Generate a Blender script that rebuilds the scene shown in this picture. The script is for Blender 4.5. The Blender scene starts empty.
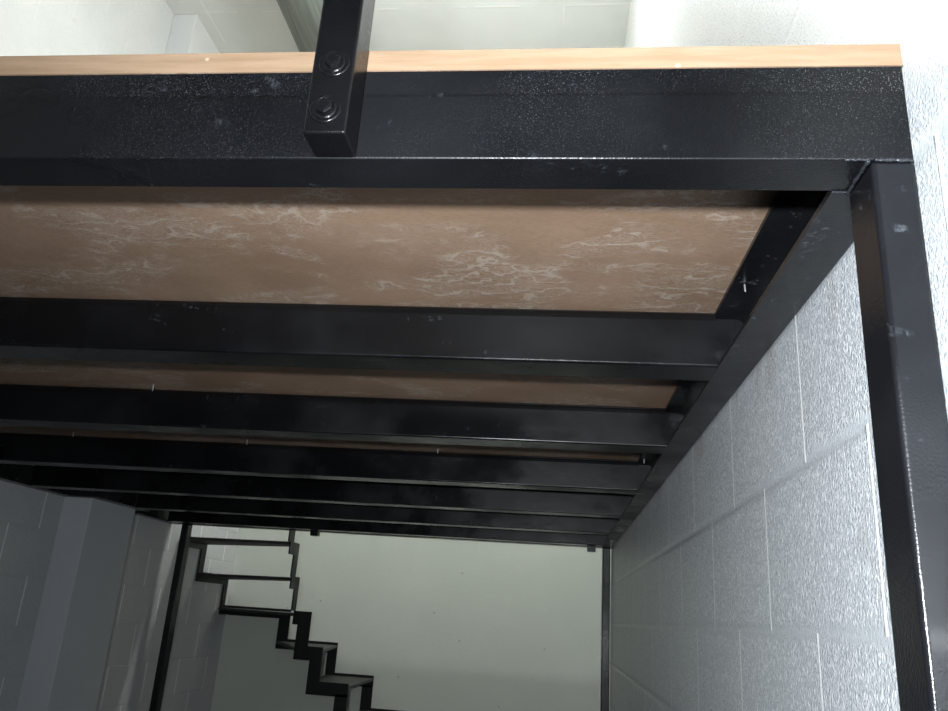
import bpy, bmesh, math, random
from mathutils import Vector, Matrix
random.seed(4)
S = bpy.context.scene
C = S.collection
CH = 1.6                      # camera height above the floor; all z below are given relative to it

# ------------------------------------------------------------------ helpers
def V(x, y, z): return Vector((x, y, z + CH))

def thing(name, label, cat, base, group=None):
    o = bpy.data.objects.new(name, None); C.objects.link(o)
    o.location = V(*base); o['label'] = label; o['category'] = cat
    o.empty_display_size = 0.05
    if group: o['group'] = group
    return o

def wloc(o):
    p = Vector((0, 0, 0))
    while o: p += o.location; o = o.parent
    return p

def obj(name, bm, mat, parent=None, label=None, smooth=False, origin=None):
    me = bpy.data.meshes.new(name)
    bmesh.ops.recalc_face_normals(bm, faces=bm.faces)
    base = wloc(parent) if parent else Vector((0, 0, 0))
    cx = Vector((0, 0, 0))
    if origin is not None: cx = V(*origin) - base
    bmesh.ops.translate(bm, verts=bm.verts, vec=-(base + cx))
    bm.to_mesh(me); bm.free()
    if smooth:
        for p in me.polygons: p.use_smooth = True
    me.materials.append(mat)
    o = bpy.data.objects.new(name, me); C.objects.link(o)
    o.location = cx
    if parent: o.parent = parent
    if label: o['label'] = label
    return o

def box(bm, x0, x1, y0, y1, z0, z1, bev=0.0):
    b = bmesh.new()
    bmesh.ops.create_cube(b, size=1)
    bmesh.ops.scale(b, vec=(x1-x0, y1-y0, z1-z0), verts=b.verts)
    bmesh.ops.translate(b, vec=V((x0+x1)/2, (y0+y1)/2, (z0+z1)/2), verts=b.verts)
    if bev:
        bmesh.ops.bevel(b, geom=b.edges[:], offset=bev, segments=2, affect='EDGES', profile=0.6)
    merge(bm, b)

def merge(bm, b):
    m = bpy.data.meshes.new('tmp'); b.to_mesh(m); b.free()
    bm.from_mesh(m); bpy.data.meshes.remove(m)

def prism(bm, poly, axis, a0, a1):
    """poly: 2-D outline in the two other axes (x,y,z order); extruded along axis a0..a1"""
    def P(p, a):
        if axis == 'x': return V(a, p[0], p[1])
        if axis == 'y': return V(p[0], a, p[1])
        return V(p[0], p[1], a)
    n = len(poly)
    A = [bm.verts.new(P(p, a0)) for p in poly]; B = [bm.verts.new(P(p, a1)) for p in poly]
    for i in range(n):
        bm.faces.new((A[i], A[(i+1) % n], B[(i+1) % n], B[i]))
    bm.faces.new(A); bm.faces.new(B)

def arc(cx, cy, r, a0, a1, n=4):
    return [(cx + r*math.cos(math.radians(a0+(a1-a0)*i/n)), cy + r*math.sin(math.radians(a0+(a1-a0)*i/n))) for i in range(n+1)]

def channel(u0, w, z0, z1, t=0.006, rt=0.004, rb=0.004, sgn=1):
    """C profile in (u,z): web at u0, flanges running sgn*w away from it"""
    o = [(w, z1)] + arc(rt, z1-rt, rt, 90, 180) + arc(rb, z0+rb, rb, 180, 270) + [(w, z0)]
    i = [(w, z0+t), (t, z0+t), (t, z1-t), (w, z1-t)]
    return [(u0 + sgn*a, b) for a, b in o+i]

def tube_path(bm, pts, r, n=8):
    """lumpy round bead through points (already world vectors)"""
    rings = []
    for k, p in enumerate(pts):
        d = (pts[min(k+1, len(pts)-1)] - pts[max(k-1, 0)]).normalized()
        s = d.cross(Vector((0.3, 0.2, 1))).normalized(); q = d.cross(s)
        rr = r[k] if isinstance(r, list) else r
        rings.append([bm.verts.new(p + rr*(math.cos(2*math.pi*i/n)*s + math.sin(2*math.pi*i/n)*q)) for i in range(n)])
    for a, b in zip(rings, rings[1:]):
        for i in range(n): bm.faces.new((a[i], a[(i+1) % n], b[(i+1) % n], b[i]))
    bm.faces.new(rings[0]); bm.faces.new(rings[-1])

def struct(o):
    o['kind'] = 'structure'; return o

# ------------------------------------------------------------------ materials
class NT:
    def __init__(s, name):
        s.m = bpy.data.materials.new(name); s.m.use_nodes = True
        s.t = s.m.node_tree; s.n = s.t.nodes; s.l = s.t.links
        s.b = s.n['Principled BSDF']
        s.pos = s.n.new('ShaderNodeNewGeometry').outputs['Position']
    def link(s, a, b): s.l.new(a, b)
    def setin(s, sock, v):
        if hasattr(v, 'is_output'): s.l.new(v, sock)
        else: sock.default_value = v
    def math(s, op, a, b=None, c=None, clamp=False):
        n = s.n.new('ShaderNodeMath'); n.operation = op; n.use_clamp = clamp
        for i, v in enumerate((a, b, c)):
            if v is not None: s.setin(n.inputs[i], v)
        return n.outputs[0]
    def mapv(s, scale=(1, 1, 1), loc=(0, 0, 0), rot=(0, 0, 0), src=None):
        n = s.n.new('ShaderNodeMapping'); s.l.new(src or s.pos, n.inputs[0])
        n.inputs['Scale'].default_value = scale; n.inputs['Location'].default_value = loc; n.inputs['Rotation'].default_value = rot
        return n.outputs[0]
    def noise(s, scale, detail=3, rough=.5, vec=None, dist=0):
        n = s.n.new('ShaderNodeTexNoise'); s.l.new(vec or s.pos, n.inputs['Vector'])
        n.inputs['Scale'].default_value = scale; n.inputs['Detail'].default_value = detail
        n.inputs['Roughness'].default_value = rough; n.inputs['Distortion'].default_value = dist
        return n.outputs['Fac']
    def vor(s, scale, vec=None, feat='F1'):
        n = s.n.new('ShaderNodeTexVoronoi'); s.l.new(vec or s.pos, n.inputs['Vector'])
        n.inputs['Scale'].default_value = scale; n.feature = feat
        return n.outputs['Distance']
    def rng(s, v, a, b, c=0, d=1, smooth=True):
        n = s.n.new('ShaderNodeMapRange'); n.interpolation_type = 'SMOOTHSTEP' if smooth else 'LINEAR'
        s.l.new(v, n.inputs['Value'])
        for i, x in zip((1, 2, 3, 4), (a, b, c, d)): n.inputs[i].default_value = x
        return n.outputs[0]
    def mix(s, f, a, b):
        n = s.n.new('ShaderNodeMix'); n.data_type = 'RGBA'
        s.setin(n.inputs[0], f); s.setin(n.inputs[6], a if hasattr(a, 'is_output') else (*a, 1)); s.setin(n.inputs[7], b if hasattr(b, 'is_output') else (*b, 1))
        return n.outputs[2]
    def xyz(s):
        n = s.n.new('ShaderNodeSeparateXYZ'); s.l.new(s.pos, n.inputs[0]); return n.outputs
    def bump(s, h, strength, dist, prev=None):
        n = s.n.new('ShaderNodeBump'); n.inputs['Strength'].default_value = strength; n.inputs['Distance'].default_value = dist
        s.l.new(h, n.inputs['Height'])
        if prev: s.l.new(prev, n.inputs['Normal'])
        return n.outputs[0]
    def out(s, col=None, rough=None, normal=None, metal=0, spec=.5, coat=0):
        if col is not None: s.setin(s.b.inputs['Base Color'], col if hasattr(col, 'is_output') else (*col, 1))
        if rough is not None: s.setin(s.b.inputs['Roughness'], rough)
        if normal: s.l.new(normal, s.b.inputs['Normal'])
        s.b.inputs['Metallic'].default_value = metal; s.b.inputs['Specular IOR Level'].default_value = spec
        s.b.inputs['Coat Weight'].default_value = coat
        return s.m

def black_paint(name, dust=0.0, base=(.0035, .0038, .0046), rough=.3, smears=.3, patch=.6):
    t = NT(name)
    big = t.noise(3.5, 4, .55)
    r = t.rng(big, .35, .7, rough-.1, rough+.14)
    col = t.mix(t.rng(big, .4, .7, 0, 1), base, tuple(c*1.7 for c in base))
    # scuffs: broad scraped patches
    sc = t.noise(9, 5, .6, t.mapv(scale=(1, 1, 2.5)), 1.2)
    fine = t.noise(90, 4, .7, t.mapv(scale=(1, 1, .35), rot=(.3, .5, .2)))
    mask = t.math('MULTIPLY', t.rng(sc, patch, patch+.1), t.rng(fine, .52, .66))
    col = t.mix(t.math('MULTIPLY', mask, smears), col, (.09, .1, .115))
    if dust:
        sp = t.noise(780, 2, .6); reg = t.noise(6, 3, .5); z = t.xyz()[2]
        band = t.rng(z, CH+.461, CH+.465, .45, 1)
        k = t.math('MULTIPLY', t.math('MULTIPLY', t.rng(sp, .58, .72), t.rng(reg, .3, .7)), band)
        seam = t.math('MULTIPLY', t.rng(z, CH+.4595, CH+.4615), t.rng(z, CH+.4625, CH+.4645, 1, 0))
        col = t.mix(t.math('MULTIPLY', seam, .45), col, (.0015, .0015, .0015))
        col = t.mix(t.math('MULTIPLY', k, dust), col, (.16, .165, .18))
    n = t.bump(t.noise(420, 2, .5), .22, .0012)
    n = t.bump(t.noise(14, 3, .5), .25, .004, n)
    return t.out(col, r, n, spec=.3)

def block_wall(name, head_phase, zoff, dz, axis=1, base=(.60, .63, .665), grain=1.0, upper=.2):
    """painted concrete blocks, 0.4 m long, half bond"""
    t = NT(name); q = t.xyz()
    wob = t.math('MULTIPLY', t.math('SUBTRACT', t.noise(7, 3), .5), .006)
    z = t.math('ADD', t.math('DIVIDE', t.math('SUBTRACT', q[2], zoff + CH), dz), wob)
    row = t.math('FLOOR', z); fz = t.math('SUBTRACT', z, row)
    par = t.math('MULTIPLY', t.math('FLOORED_MODULO', row, 2.0), .5)
    y = t.math('ADD', t.math('ADD', t.math('DIVIDE', t.math('SUBTRACT', q[axis], head_phase), .4), par), t.math('ADD', wob, .5))
    fy = t.math('FRACT', y)
    dzz = t.math('MULTIPLY', t.math('SUBTRACT', .5, t.math('ABSOLUTE', t.math('SUBTRACT', fz, .5))), dz)
    dyy = t.math('MULTIPLY', t.math('SUBTRACT', .5, t.math('ABSOLUTE', t.math('SUBTRACT', fy, .5))), .4)
    headm = t.rng(dyy, .0022, .0052, 1, 0)
    bedm = t.rng(dzz, .001, .009, 1, 0)
    keep = t.rng(t.noise(5, 2), .3, .45, .75, 1)
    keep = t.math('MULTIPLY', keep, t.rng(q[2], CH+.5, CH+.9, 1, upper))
    headm = t.math('MULTIPLY', headm, keep)
    keepb = t.math('MULTIPLY', t.rng(q[2], CH+.5, CH+.9, 1, upper), t.rng(q[1], .55, .72, .15, 1))
    headm = t.math('MULTIPLY', headm, t.rng(q[1], .5, .62, .2, 1))
    big = t.noise(2.2, 4, .55)
    lit_upper = t.rng(q[2], CH+.44, CH+.50)
    base_s = t.mix(lit_upper, base, (.80, .81, .79))  # same paint all over; brighter room light above the deck put into the colour
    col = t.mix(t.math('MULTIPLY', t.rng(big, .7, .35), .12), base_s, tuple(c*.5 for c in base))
    # pores of the block face; white flecks paint flash sparkle into the colour
    pore = t.noise(330, 3, .65); sparkle = t.noise(215, 2, .5, t.mapv(scale=(1, 1.6, .8)))
    notbed = t.rng(dzz, .004, .016, .3, 1)
    notbed = t.math('MULTIPLY', notbed, t.rng(dyy, .003, .006, .5, 1))
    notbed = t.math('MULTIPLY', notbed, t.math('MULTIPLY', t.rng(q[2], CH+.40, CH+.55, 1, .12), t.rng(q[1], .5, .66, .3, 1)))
    col = t.mix(t.math('MULTIPLY', t.math('MULTIPLY', t.rng(pore, .46, .32), .60*grain), notbed), col, tuple(c*.35 for c in base))
    col = t.mix(t.math('MULTIPLY', t.math('MULTIPLY', t.rng(sparkle, .50, .63), .8*grain), notbed), col, (.97, .985, 1))
    edge = t.math('MULTIPLY', t.rng(dyy, .0042, .007), t.rng(dyy, .008, .012, 1, 0))
    col = t.mix(t.math('MULTIPLY', t.math('MULTIPLY', edge, keep), .0), col, tuple(c*.4 for c in base))
    col = t.mix(t.math('MULTIPLY', headm, 1.0), col, (.97, .98, .98))
    # faint rust freckles
    rust = t.math('MULTIPLY', t.rng(t.noise(4.5, 3, .5, t.mapv(loc=(3, 1.7, 0))), .66, .76), t.rng(t.noise(30, 3), .45, .65))
    col = t.mix(t.math('MULTIPLY', rust, .15), col, (.30, .19, .12))
    if grain > .5:      # rust run-off just below the steel
        run = t.math('MULTIPLY', t.rng(q[2], CH+.31, CH+.39), t.rng(q[2], CH+.40, CH+.42, 1, 0))
        run = t.math('MULTIPLY', run, t.rng(t.noise(11, 3, .6, t.mapv(scale=(1, 1, .3), loc=(0, .35, 0))), .56, .68))
        col = t.mix(t.math('MULTIPLY', run, .3), col, (.30, .21, .15))
    h = t.math('MULTIPLY', t.math('MULTIPLY', t.noise(230, 4, .62), notbed), grain)
    n = t.bump(h, .9 if grain > .5 else .5, .0032 if grain > .5 else .0026)
    j = t.math('SUBTRACT', t.math('MULTIPLY', headm, 1.8 if grain > .5 else .6), t.math('MULTIPLY', bedm, t.math('MULTIPLY', keepb, .8)))
    n = t.bump(j, .35, .003, n)
    r = t.rng(t.noise(320, 2), .35, .65, .24, .5)
    return t.out(col, r, n, spec=.8 if grain > .5 else .4)

def smooth_paint(name, base, bumpy=.15, specks=.0, upper=None):
    t = NT(name); big = t.noise(1.6, 4, .6)
    col = t.mix(t.rng(big, .3, .7), tuple(c*.94 for c in base), base)
    if upper: col = t.mix(t.rng(t.xyz()[2], CH+.44, CH+.5), col, upper)  # paler upper tone paints in the stronger light above the deck
    if specks:
        sp = t.vor(9); k = t.math('MULTIPLY', t.rng(sp, .045, .02), specks)
        col = t.mix(k, col, tuple(c*.35 for c in base))
    n = t.bump(t.noise(60, 4, .6), bumpy, .004)
    return t.out(col, .6, n, spec=.3)

def ceiling_mat():
    t = NT('painted concrete ceiling'); q = t.xyz()
    def lines(v, off, step, w):
        f = t.math('FRACT', t.math('DIVIDE', t.math('SUBTRACT', v, off - step/2), step))
        d = t.math('MULTIPLY', t.math('ABSOLUTE', t.math('SUBTRACT', f, .5)), step)
        return t.rng(d, w*.4, w, 1, 0)
    l1 = lines(q[0], -2.027, 1.984, .010); l2 = lines(q[1], 3.375, .61, .009); l3 = lines(q[1], 3.29, .61, .006)
    m = t.math('MAXIMUM', t.math('MAXIMUM', l1, l2), l3)
    m = t.math('MULTIPLY', m, t.rng(t.noise(9, 3), .4, .6))
    col = t.mix(t.rng(t.noise(2, 4), .3, .7), (.70, .725, .70), (.76, .78, .755))
    col = t.mix(t.math('MULTIPLY', m, .7), col, (.85, .86, .83))
    n = t.bump(m, .4, .004)
    return t.out(col, .7, n, spec=.2)

def back_wall_mat():
    t = NT('cream rendered wall')
    col = t.mix(t.rng(t.noise(1.2, 4, .6), .3, .7), (.62, .65, .585), (.68, .705, .635))
    k = t.math('MULTIPLY', t.rng(t.vor(5.5), .05, .025), .5)
    k2 = t.math('MULTIPLY', t.rng(t.vor(11, t.mapv(loc=(.3, 0, .7))), .055, .03), .3)
    col = t.mix(t.math('MAXIMUM', k, k2), col, (.25, .25, .21))
    return t.out(col, .75, t.bump(t.noise(40, 4, .6), .2, .004), spec=.2)

def ply_under():
    t = NT('brown board underside')
    a = t.noise(5, 5, .6); g = t.noise(300, 3, .6, t.mapv(scale=(.4, 1, 1)))
    col = t.mix(t.rng(a, .3, .72), (.27, .175, .115), (.36, .24, .165))
    col = t.mix(t.math('MULTIPLY', t.rng(g, .3, .75), .35), col, (.17, .11, .08))
    # dried pale glue smeared over the board in patches of fine curved strokes
    patch = t.noise(5.0, 4, .6, t.mapv(loc=(1.2, .3, 0), scale=(.75, 1.3, 1)), .8)
    warp = t.noise(7, 3, .5)
    w = t.n.new('ShaderNodeTexWave'); w.wave_type = 'RINGS'; w.bands_direction = 'Z'
    t.l.new(t.mapv(scale=(1, 1.4, 1), loc=(.6, -.4, 0)), w.inputs[0])
    w.inputs['Scale'].default_value = 11; w.inputs['Distortion'].default_value = 14; w.inputs['Detail'].default_value = 4; w.inputs['Detail Scale'].default_value = 1.6
    st = t.noise(38, 4, .65, t.mapv(rot=(0, 0, .5), scale=(1, 2.6, 1)), 2.2)
    ridge = t.math('ABSOLUTE', t.math('SUBTRACT', st, .5))
    strokes = t.math('MAXIMUM', t.rng(ridge, .035, .008), t.math('MULTIPLY', t.rng(w.outputs['Fac'], .82, .97), .8))
    m = t.math('MULTIPLY', t.rng(patch, .45, .58), strokes)
    m2 = t.math('MULTIPLY', t.rng(patch, .52, .68), t.math('MULTIPLY', t.rng(st, .45, .7), .4))
    m = t.math('MAXIMUM', m, m2)
    col = t.mix(t.math('MULTIPLY', m, .6), col, (.56, .49, .42))
    sc = t.noise(60, 3, .6, t.mapv(rot=(0, 0, -.9), scale=(.18, 2.4, 1)))
    col = t.mix(t.math('MULTIPLY', t.math('MULTIPLY', t.rng(sc, .66, .74), t.rng(t.noise(3, 2), .5, .6)), .6), col, (.10, .06, .045))
    n = t.bump(m, .3, .0015, t.bump(g, .2, .001))
    return t.out(col, .55, n, spec=.35)

def ply_edge():
    t = NT('raw plywood edge')
    g = t.noise(40, 4, .6, t.mapv(scale=(.25, 1, 3)))
    col = t.mix(t.rng(g, .3, .7), (.27, .18, .112), (.33, .225, .148))
    f = t.noise(9, 3, .5)
    col = t.mix(t.math('MULTIPLY', t.rng(f, .5, .7), .5), col, (.26, .16, .09))
    k = t.rng(t.vor(26), .09, .04, 0, .6)
    col = t.mix(k, col, (.62, .5, .36))
    return t.out(col, .7, t.bump(g, .3, .002), spec=.2)

M_beam = black_paint('speckled black beam paint', dust=.8)
M_blk = black_paint('black steel paint')
M_side = black_paint('scuffed black steel paint', base=(.008, .0085, .010), rough=.3, smears=1.0, patch=.54)
M_post = black_paint('worn black post paint', base=(.0065, .007, .0085), rough=.3, smears=.65)
M_gloss = black_paint('glossy black rail paint', base=(.003, .003, .0036), rough=.2, smears=.15)
M_bolt = black_paint('painted bolt', base=(.003, .003, .0036), rough=.14, smears=0)
M_weld = black_paint('painted weld bead', base=(.02, .022, .026), rough=.25, smears=.9)
M_stair = black_paint('matt black stair paint', base=(.004, .004, .004), rough=.5, smears=0)
def tread_mat():
    t = NT('dusty grey tread plate')
    return t.out(t.mix(t.rng(t.noise(12, 4), .3, .7), (.022, .022, .02), (.045, .044, .04)), .6, None)
M_tread = tread_mat()
def screw_mat():
    t = NT('zinc screw'); return t.out((.75, .76, .78), .3, None, metal=.7)
M_screw = screw_mat()
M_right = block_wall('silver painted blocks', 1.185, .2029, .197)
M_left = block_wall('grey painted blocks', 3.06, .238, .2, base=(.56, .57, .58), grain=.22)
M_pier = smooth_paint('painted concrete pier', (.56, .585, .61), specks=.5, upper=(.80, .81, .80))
M_ceil = ceiling_mat(); M_back = back_wall_mat()
M_under = ply_under(); M_edge = ply_edge()
M_floor = smooth_paint('dark grey concrete floor', (.045, .045, .048))
M_front = smooth_paint('dark front wall paint', (.05, .05, .055))
def duct_mat():
    t = NT('dull grey duct metal')
    s = t.noise(14, 3, .5, t.mapv(scale=(6, .15, 6)))
    return t.out(t.mix(t.rng(s, .3, .7), (.09, .10, .09), (.15, .165, .145)), .45, None, spec=.4)
M_duct = duct_mat()

# ------------------------------------------------------------------ setting
XW, XL, YB, YF, ZC = .2995, -2.23, 5.45, -3.2, 3.1
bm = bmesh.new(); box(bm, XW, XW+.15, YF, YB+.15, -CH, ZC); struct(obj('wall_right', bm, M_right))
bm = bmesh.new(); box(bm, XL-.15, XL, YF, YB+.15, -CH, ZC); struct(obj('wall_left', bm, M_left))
bm = bmesh.new(); box(bm, XL, XW, YB, YB+.15, -CH, ZC); struct(obj('wall_back', bm, M_back))
bm = bmesh.new(); box(bm, XL, XW, YF-.15, YF, -CH, ZC); struct(obj('wall_front', bm, M_front))
bm = bmesh.new(); box(bm, XL-.15, XW+.15, YF-.15, YB+.15, -CH-.12, -CH); struct(obj('floor', bm, M_floor))
bm = bmesh.new(); box(bm, XL-.15, XW+.15, YF-.15, YB+.15, ZC, ZC+.12); struct(obj('ceiling', bm, M_ceil))
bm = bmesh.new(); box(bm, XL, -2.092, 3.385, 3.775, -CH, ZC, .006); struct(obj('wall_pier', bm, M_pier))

# round duct under the ceiling
t_d = thing('ceiling_duct', 'dark grey round duct running along the ceiling beyond the deck', 'duct', (-1.38, 2.9, 2.96))
bm = bmesh.new()
tube_path(bm, [V(-1.375, -3.19 + i*.72, 2.955) for i in range(13)], .134, 28)
obj('duct_pipe', bm, M_duct, t_d, smooth=True)
for y in (2.0, 4.2):
    bm = bmesh.new(); box(bm, -1.38, -1.37, y, y+.03, 3.085, 3.10); obj('hanger', bm, M_duct, t_d)

# ------------------------------------------------------------------ mezzanine frame
Z0, Z1 = .3934, .4905
fr = thing('mezzanine_frame', 'black painted steel mezzanine frame of channels and joists carrying the plywood deck', 'steel frame', (0, .64, -CH))
bm = bmesh.new(); prism(bm, channel(.6143, .052, Z0, Z1, .005, .002, .0022), 'x', -2.225, .2935)
obj('front_beam', bm, M_beam, fr, 'broad black front beam with pale dust specks')
for i, y in enumerate((1.200, 1.800, 2.439, 3.050, 3.672, 4.275)):
    bm = bmesh.new()
    xl = -2.17 if i != 4 else -2.038
    prism(bm, channel(y, .074, Z0, Z1-.0005, .005, .019, .004), 'x', xl, .2438)
    # coped tongue that sits inside the side channel
    pts = [(.2438, .4005), (.286, .4005)] + arc(.286-.012, .474-.012, .012, 0, 90) + [(.2438, .474)]
    prism(bm, pts, 'y', y+.0003, y+.006)
    obj('joist', bm, M_blk, fr)
bm = bmesh.new(); prism(bm, channel(.2992, .0550, Z0, Z1, .006, .003, .003, -1), 'y', .6672, 4.452)
obj('side_channel', bm, M_side, fr, 'scuffed black side channel along the block wall')
bm = bmesh.new(); prism(bm, channel(-2.2293, .0545, Z0, Z1, .006, .003, .003, 1), 'y', .6672, 3.33)
prism(bm, channel(-2.2293, .0545, Z0, Z1, .006, .003, .003, 1), 'y', 3.815, 4.452)
obj('side_channel', bm, M_side, fr)
bm = bmesh.new(); prism(bm, channel(-2.091, .0545, Z0, Z1, .006, .003, .003, 1), 'y', 3.33, 3.815)
box(bm, -2.2293, -2.091, 3.33, 3.38, Z0, Z1); box(bm, -2.2293, -2.091, 3.78, 3.815, Z0, Z1)
obj('trimmer', bm, M_side, fr)
bm = bmesh.new(); prism(bm, channel(4.452, .052, Z0, Z1, .005, .003, .003, -1), 'x', -2.168, .2435)
obj('rear_beam', bm, M_blk, fr)
for nm, x0, x1, y0, y1, m in (('post', .2590, .2955, .6143, .672, M_post), ('post', -2.2, -2.15, .6143, .672, M_post),
                              ('post', .2500, .2905, 4.392, 4.45, M_blk), ('post', -2.140, -2.100, 4.392, 4.45, M_blk)):
    bm = bmesh.new(); box(bm, x0, x1, y0, y1, -CH, Z0-.0004, .005); obj(nm, bm, m, fr, smooth=True).modifiers.new('wn', 'WEIGHTED_NORMAL').weight = 100
# weld beads round the head of the near post
def weld(p0, p1, r, n):
    bm = bmesh.new(); a, b = V(*p0), V(*p1)
    pts = [a.lerp(b, i/n) + Vector((random.uniform(-.0004, .0004), random.uniform(-.0004, .0004), random.uniform(-.0005, .0005))) for i in range(n+1)]
    tube_path(bm, pts, [r*random.uniform(.65, 1.3) for _ in range(n+1)], 8)
    obj('weld_bead', bm, M_weld, fr, smooth=True)
weld((.262, .6138, .3925), (.2935, .6138, .3925), .0015, 22)
weld((.2575, .6145, .3935), (.2575, .668, .3915), .0018, 22)
weld((.237, .6138, .3928), (.2575, .6138, .3928), .0011, 16)
weld((.2434, .6675, .3925), (.2560, .6675, .3925), .0012, 10)
for x in (.186, -1.332):      # small clamping tabs under the rear beam
    bm = bmesh.new(); box(bm, x-.022, x+.022, 4.31, 4.35, .362, .3930, .002)
    b = bmesh.new(); bmesh.ops.create_cone(b, cap_ends=True, segments=6, radius1=.007, radius2=.007, depth=.006)
    bmesh.ops.rotate(b, verts=b.verts, matrix=Matrix.Rotation(math.pi/2, 3, 'X')); bmesh.ops.translate(b, verts=b.verts, vec=V(x, 4.307, .378)); merge(bm, b)
    obj('clamp_tab', bm, M_blk, fr)

# ------------------------------------------------------------------ deck
dk = thing('plywood_deck', 'plywood deck with raw tan front edge lying on the black steel frame', 'deck', (0, .62, Z1))
xs = -2.2295
bm = bmesh.new()
poly = [(xs, .6146), (.2950, .6146), (.2950, .68), (.2992, .68), (.2992, 4.45), (xs, 4.45), (xs, 3.79), (-2.08, 3.79), (-2.08, 3.365), (xs, 3.365)]
prism(bm, poly, 'z', Z1+.0006, .514)
o = obj('deck_board', bm, M_edge, dk)
o.data.materials.append(M_under)
for p in o.data.polygons:
    if p.normal.z < -.9: p.material_index = 1
for x, y, ln, tl in ((-1.0, 1.772, .018, 0), (-1.6, 2.40, .016, .002), (-1.0, 2.40, .016, 0), (-.38, 2.41, .015, .001), (.2575, 2.40, .02, 0)):
    bm = bmesh.new(); a = V(x, y, .4908); tube_path(bm, [a, a+Vector((tl, 0, -ln*.8)), a+Vector((tl, 0, -ln))], [.0016, .0016, .0003], 6)
    obj('screw_tip', bm, M_screw, dk, 'bright screw tip poking through the board')
bm = bmesh.new(); a = V(.262, 1.085, .4838); tube_path(bm, [a, a+Vector((.0005, 0, -.010)), a+Vector((.001, 0, -.012))], [.0013, .0013, .0003], 6)
obj('screw_tip', bm, M_screw, dk, 'bright screw tip poking through the board')

# ------------------------------------------------------------------ railing post bolted to the front beam
rp = thing('railing_post', 'glossy black square tube railing post bolted to the front beam', 'railing post', (-.2138, .5935, .397))
bm = bmesh.new(); box(bm, -.2335, -.1945, .5735, .6138, .3932, 1.50, .0030)
o = obj('tube', bm, M_gloss, rp, smooth=True); o.modifiers.new('wn', 'WEIGHTED_NORMAL').weight = 100
def lathe(bm, x, z, prof, n=40, rot=0):
    """prof: (radius, y) from the back towards the camera, closed by a cap"""
    rings = [[bm.verts.new(V(x + r*math.cos(rot+2*math.pi*i/n), y, z + r*math.sin(rot+2*math.pi*i/n))) for i in range(n)] for r, y in prof]
    for a, b in zip(rings, rings[1:]):
        for i in range(n): bm.faces.new((a[i], a[(i+1) % n], b[(i+1) % n], b[i]))
    bm.faces.new(rings[0]); bm.faces.new(rings[-1])
for x, z, rot in ((-.2128, .4665, .35), (-.2150, .4175, .62)):
    bm = bmesh.new(); lathe(bm, x, z, [(.0088, .5722), (.0088, .5712), (.0084, .5695), (.0080, .5670), (.0072, .5661), (.0045, .5653)], 6, rot)
    bh = obj('bolt_head', bm, M_bolt, rp)
    bm = bmesh.new(); lathe(bm, x, z, [(.0146, .5736), (.0146, .5728), (.0142, .5721), (.0135, .5716), (.0126, .5714), (.0116, .5716), (.0112, .5720), (.0100, .5720), (.0097, .5712), (.0088, .5710)], 44)
    wsh = obj('washer', bm, M_bolt, bh, smooth=True)

# ------------------------------------------------------------------ staircase
st = thing('winding_staircase', 'black steel winding staircase with zigzag stringers in the far left corner', 'staircase', (-1.4, 5.1, -CH))
T = .008
bm = bmesh.new()                                    # outer stringer, against the walls
def lw(y0, y1, z0, z1): box(bm, -2.222, -2.214, y0, y1, z0, z1)
def bw(x0, x1, z0, z1): box(bm, x0, x1, YB-.012, YB-.004, z0, z1)
lw(4.60, 4.945, .284, .346)
lw(4.875, 4.945, .092, .284); lw(4.945, 5.37, .092, .152)
lw(5.31, 5.37, -.10, .092); lw(5.37, YB-.004, -.10, -.040); bw(-2.214, -1.772, -.102, -.040)
bw(-1.848, -1.772, -.293, -.102); bw(-1.772, -1.424, -.293, -.228)
bw(-1.488, -1.424, -.484, -.293); bw(-1.424, -1.160, -.484, -.414)
xs_ = -1.160
lv = -.414
for k in range(5):
    z1 = lv - .06
    bw(xs_-.072, xs_, z1-.195+.06-.06, z1)
    bw(xs_, xs_+.225, lv-.195-.065, lv-.195+.0)
    xs_ += .225; lv -= .195
bw(xs_-.072, xs_, -CH, lv-.06)
obj('stringer', bm, M_stair, st)
bm = bmesh.new()                                    # inner stringer
YI = 4.74
def ul(y0, y1, z0, z1): box(bm, -1.524, -1.516, y0, y1, z0, z1)
def ix(x0, x1, z0, z1): box(bm, x0, x1, YI, YI+T, z0, z1)
ul(4.455, 4.545, .335, .514); ul(4.49, 4.655, .268, .338)
ul(4.575, 4.655, .145, .268); ul(4.590, YI, .08, .150)
ul(4.668, YI, -.04, .08)
ix(-1.528, -1.418, -.116, -.040); ix(-1.496, -1.418, -.306, -.116)
ix(-1.418, -1.325, -.306, -.230); ix(-1.398, -1.325, -.486, -.306)
ix(-1.325, -1.152, -.486, -.414)
xi = -1.152; lv = -.414
for k in range(5):
    ix(xi-.074, xi, lv-.255, lv-.06); ix(xi, xi+.225, lv-.26, lv-.195)
    xi += .225; lv -= .195
ix(xi-.074, xi, -CH, lv-.06)
obj('stringer', bm, M_stair, st)
yo = YB-.013
treads = [([(-1.526, 4.49), (-1.526, 4.652), (-2.213, 4.93), (-2.213, 4.57)], .336),
          ([(-1.526, 4.592), (-1.526, 4.738), (-2.213, 5.36), (-2.213, 4.88)], .143),
          ([(-1.526, 4.75), (-1.42, 4.75), (-1.775, yo), (-2.213, yo), (-2.213, 5.268)], -.055),
          ([(-1.494, 4.749), (-1.328, 4.749), (-1.428, yo), (-1.844, yo)], -.244),
          ([(-1.396, 4.749), (-1.155, 4.749), (-1.164, yo), (-1.485, yo)], -.430)]
xi = -1.152; lv = -.414
for k in range(5):
    lv -= .195; treads.append(([(xi-.07, 4.749), (xi+.225, 4.749), (xi+.222, yo), (xi-.07, yo)], lv-.014)); xi += .225
for poly, z in treads:
    bm = bmesh.new(); prism(bm, poly, 'z', z-.016, z); obj('tread', bm, M_tread, st)

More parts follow.
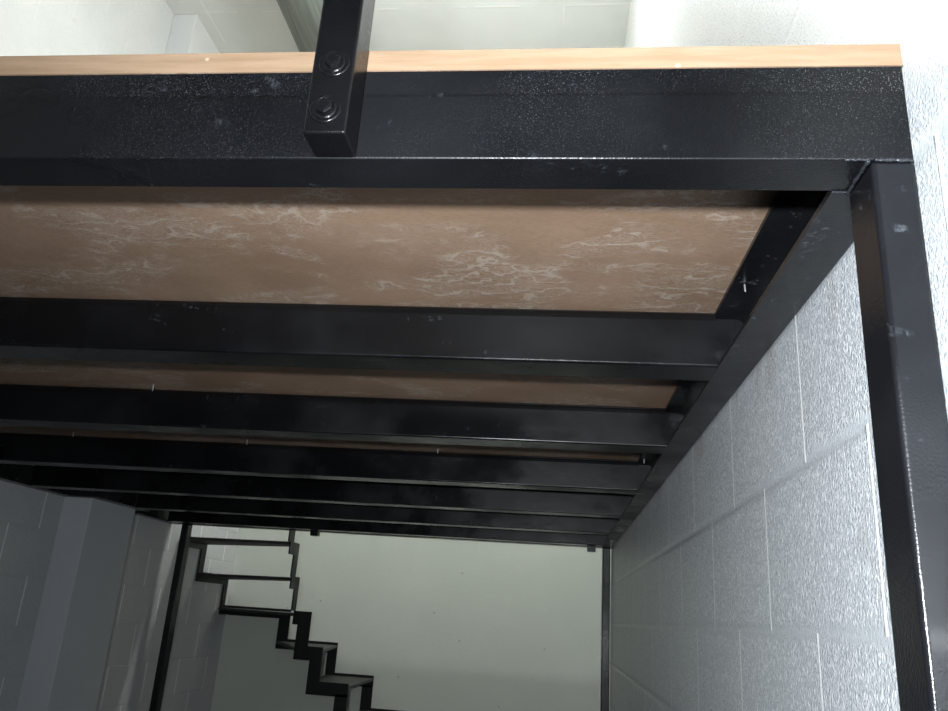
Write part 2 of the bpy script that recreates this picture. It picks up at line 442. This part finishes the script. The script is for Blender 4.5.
# ------------------------------------------------------------------ lights
def area(name, loc, target, size, power, col=(1, 1, 1)):
    d = bpy.data.lights.new(name, 'AREA'); d.shape = 'RECTANGLE'; d.size, d.size_y = size; d.energy = power; d.color = col
    o = bpy.data.objects.new(name, d); C.objects.link(o); o.location = V(*loc)
    o.rotation_euler = (V(*target) - V(*loc)).to_track_quat('-Z', 'Y').to_euler(); return o
# fluorescent ceiling fittings (outside the view): one over the stair gap, one above the front of the deck
area('ceiling_light', (-.8, 5.08, 3.02), (-.8, 5.08, 0), (1.1, .12), 38, (.97, 1, .93))
d = bpy.data.lights.new('pendant_lamp', 'POINT'); d.energy = 60; d.shadow_soft_size = .09; d.color = (.95, .99, 1)
o = bpy.data.objects.new('pendant_lamp', d); C.objects.link(o); o.location = V(-.62, 2.25, 2.4)
# the camera's flash
d = bpy.data.lights.new('camera_flash', 'SPOT'); d.energy = 142; d.spot_size = math.radians(150); d.spot_blend = 1; d.shadow_soft_size = .018; d.color = (.90, .96, 1)
o = bpy.data.objects.new('camera_flash', d); C.objects.link(o); o.location = V(-.08, -.15, .02)

# ------------------------------------------------------------------ camera
r = Vector((0.99330697, 0.09626028, 0.06383745)); u = Vector((-0.02990767, -0.3194889, 0.94711793)); f = Vector((-0.11156519, 0.94268807, 0.31447164))
o.rotation_euler = Vector((.42, 1, .22)).to_track_quat('-Z', 'Y').to_euler()
cd = bpy.data.cameras.new('camera'); cam = bpy.data.objects.new('camera', cd); C.objects.link(cam)
m = Matrix((( r.x, u.x, -f.x, 0), (r.y, u.y, -f.y, 0), (r.z, u.z, -f.z, CH), (0, 0, 0, 1)))
cam.matrix_world = m
cd.sensor_width = 36; cd.lens = 783.6/948*36; cd.clip_start = .01
S.camera = cam

w = bpy.data.worlds.new('world'); S.world = w; w.use_nodes = True
w.node_tree.nodes['Background'].inputs[0].default_value = (.8, .85, .9, 1); w.node_tree.nodes['Background'].inputs[1].default_value = .01
vs = S.view_settings; vs.view_transform = 'Standard'; vs.look = 'None'; vs.exposure = 0; vs.gamma = 1; vs.use_curve_mapping = False
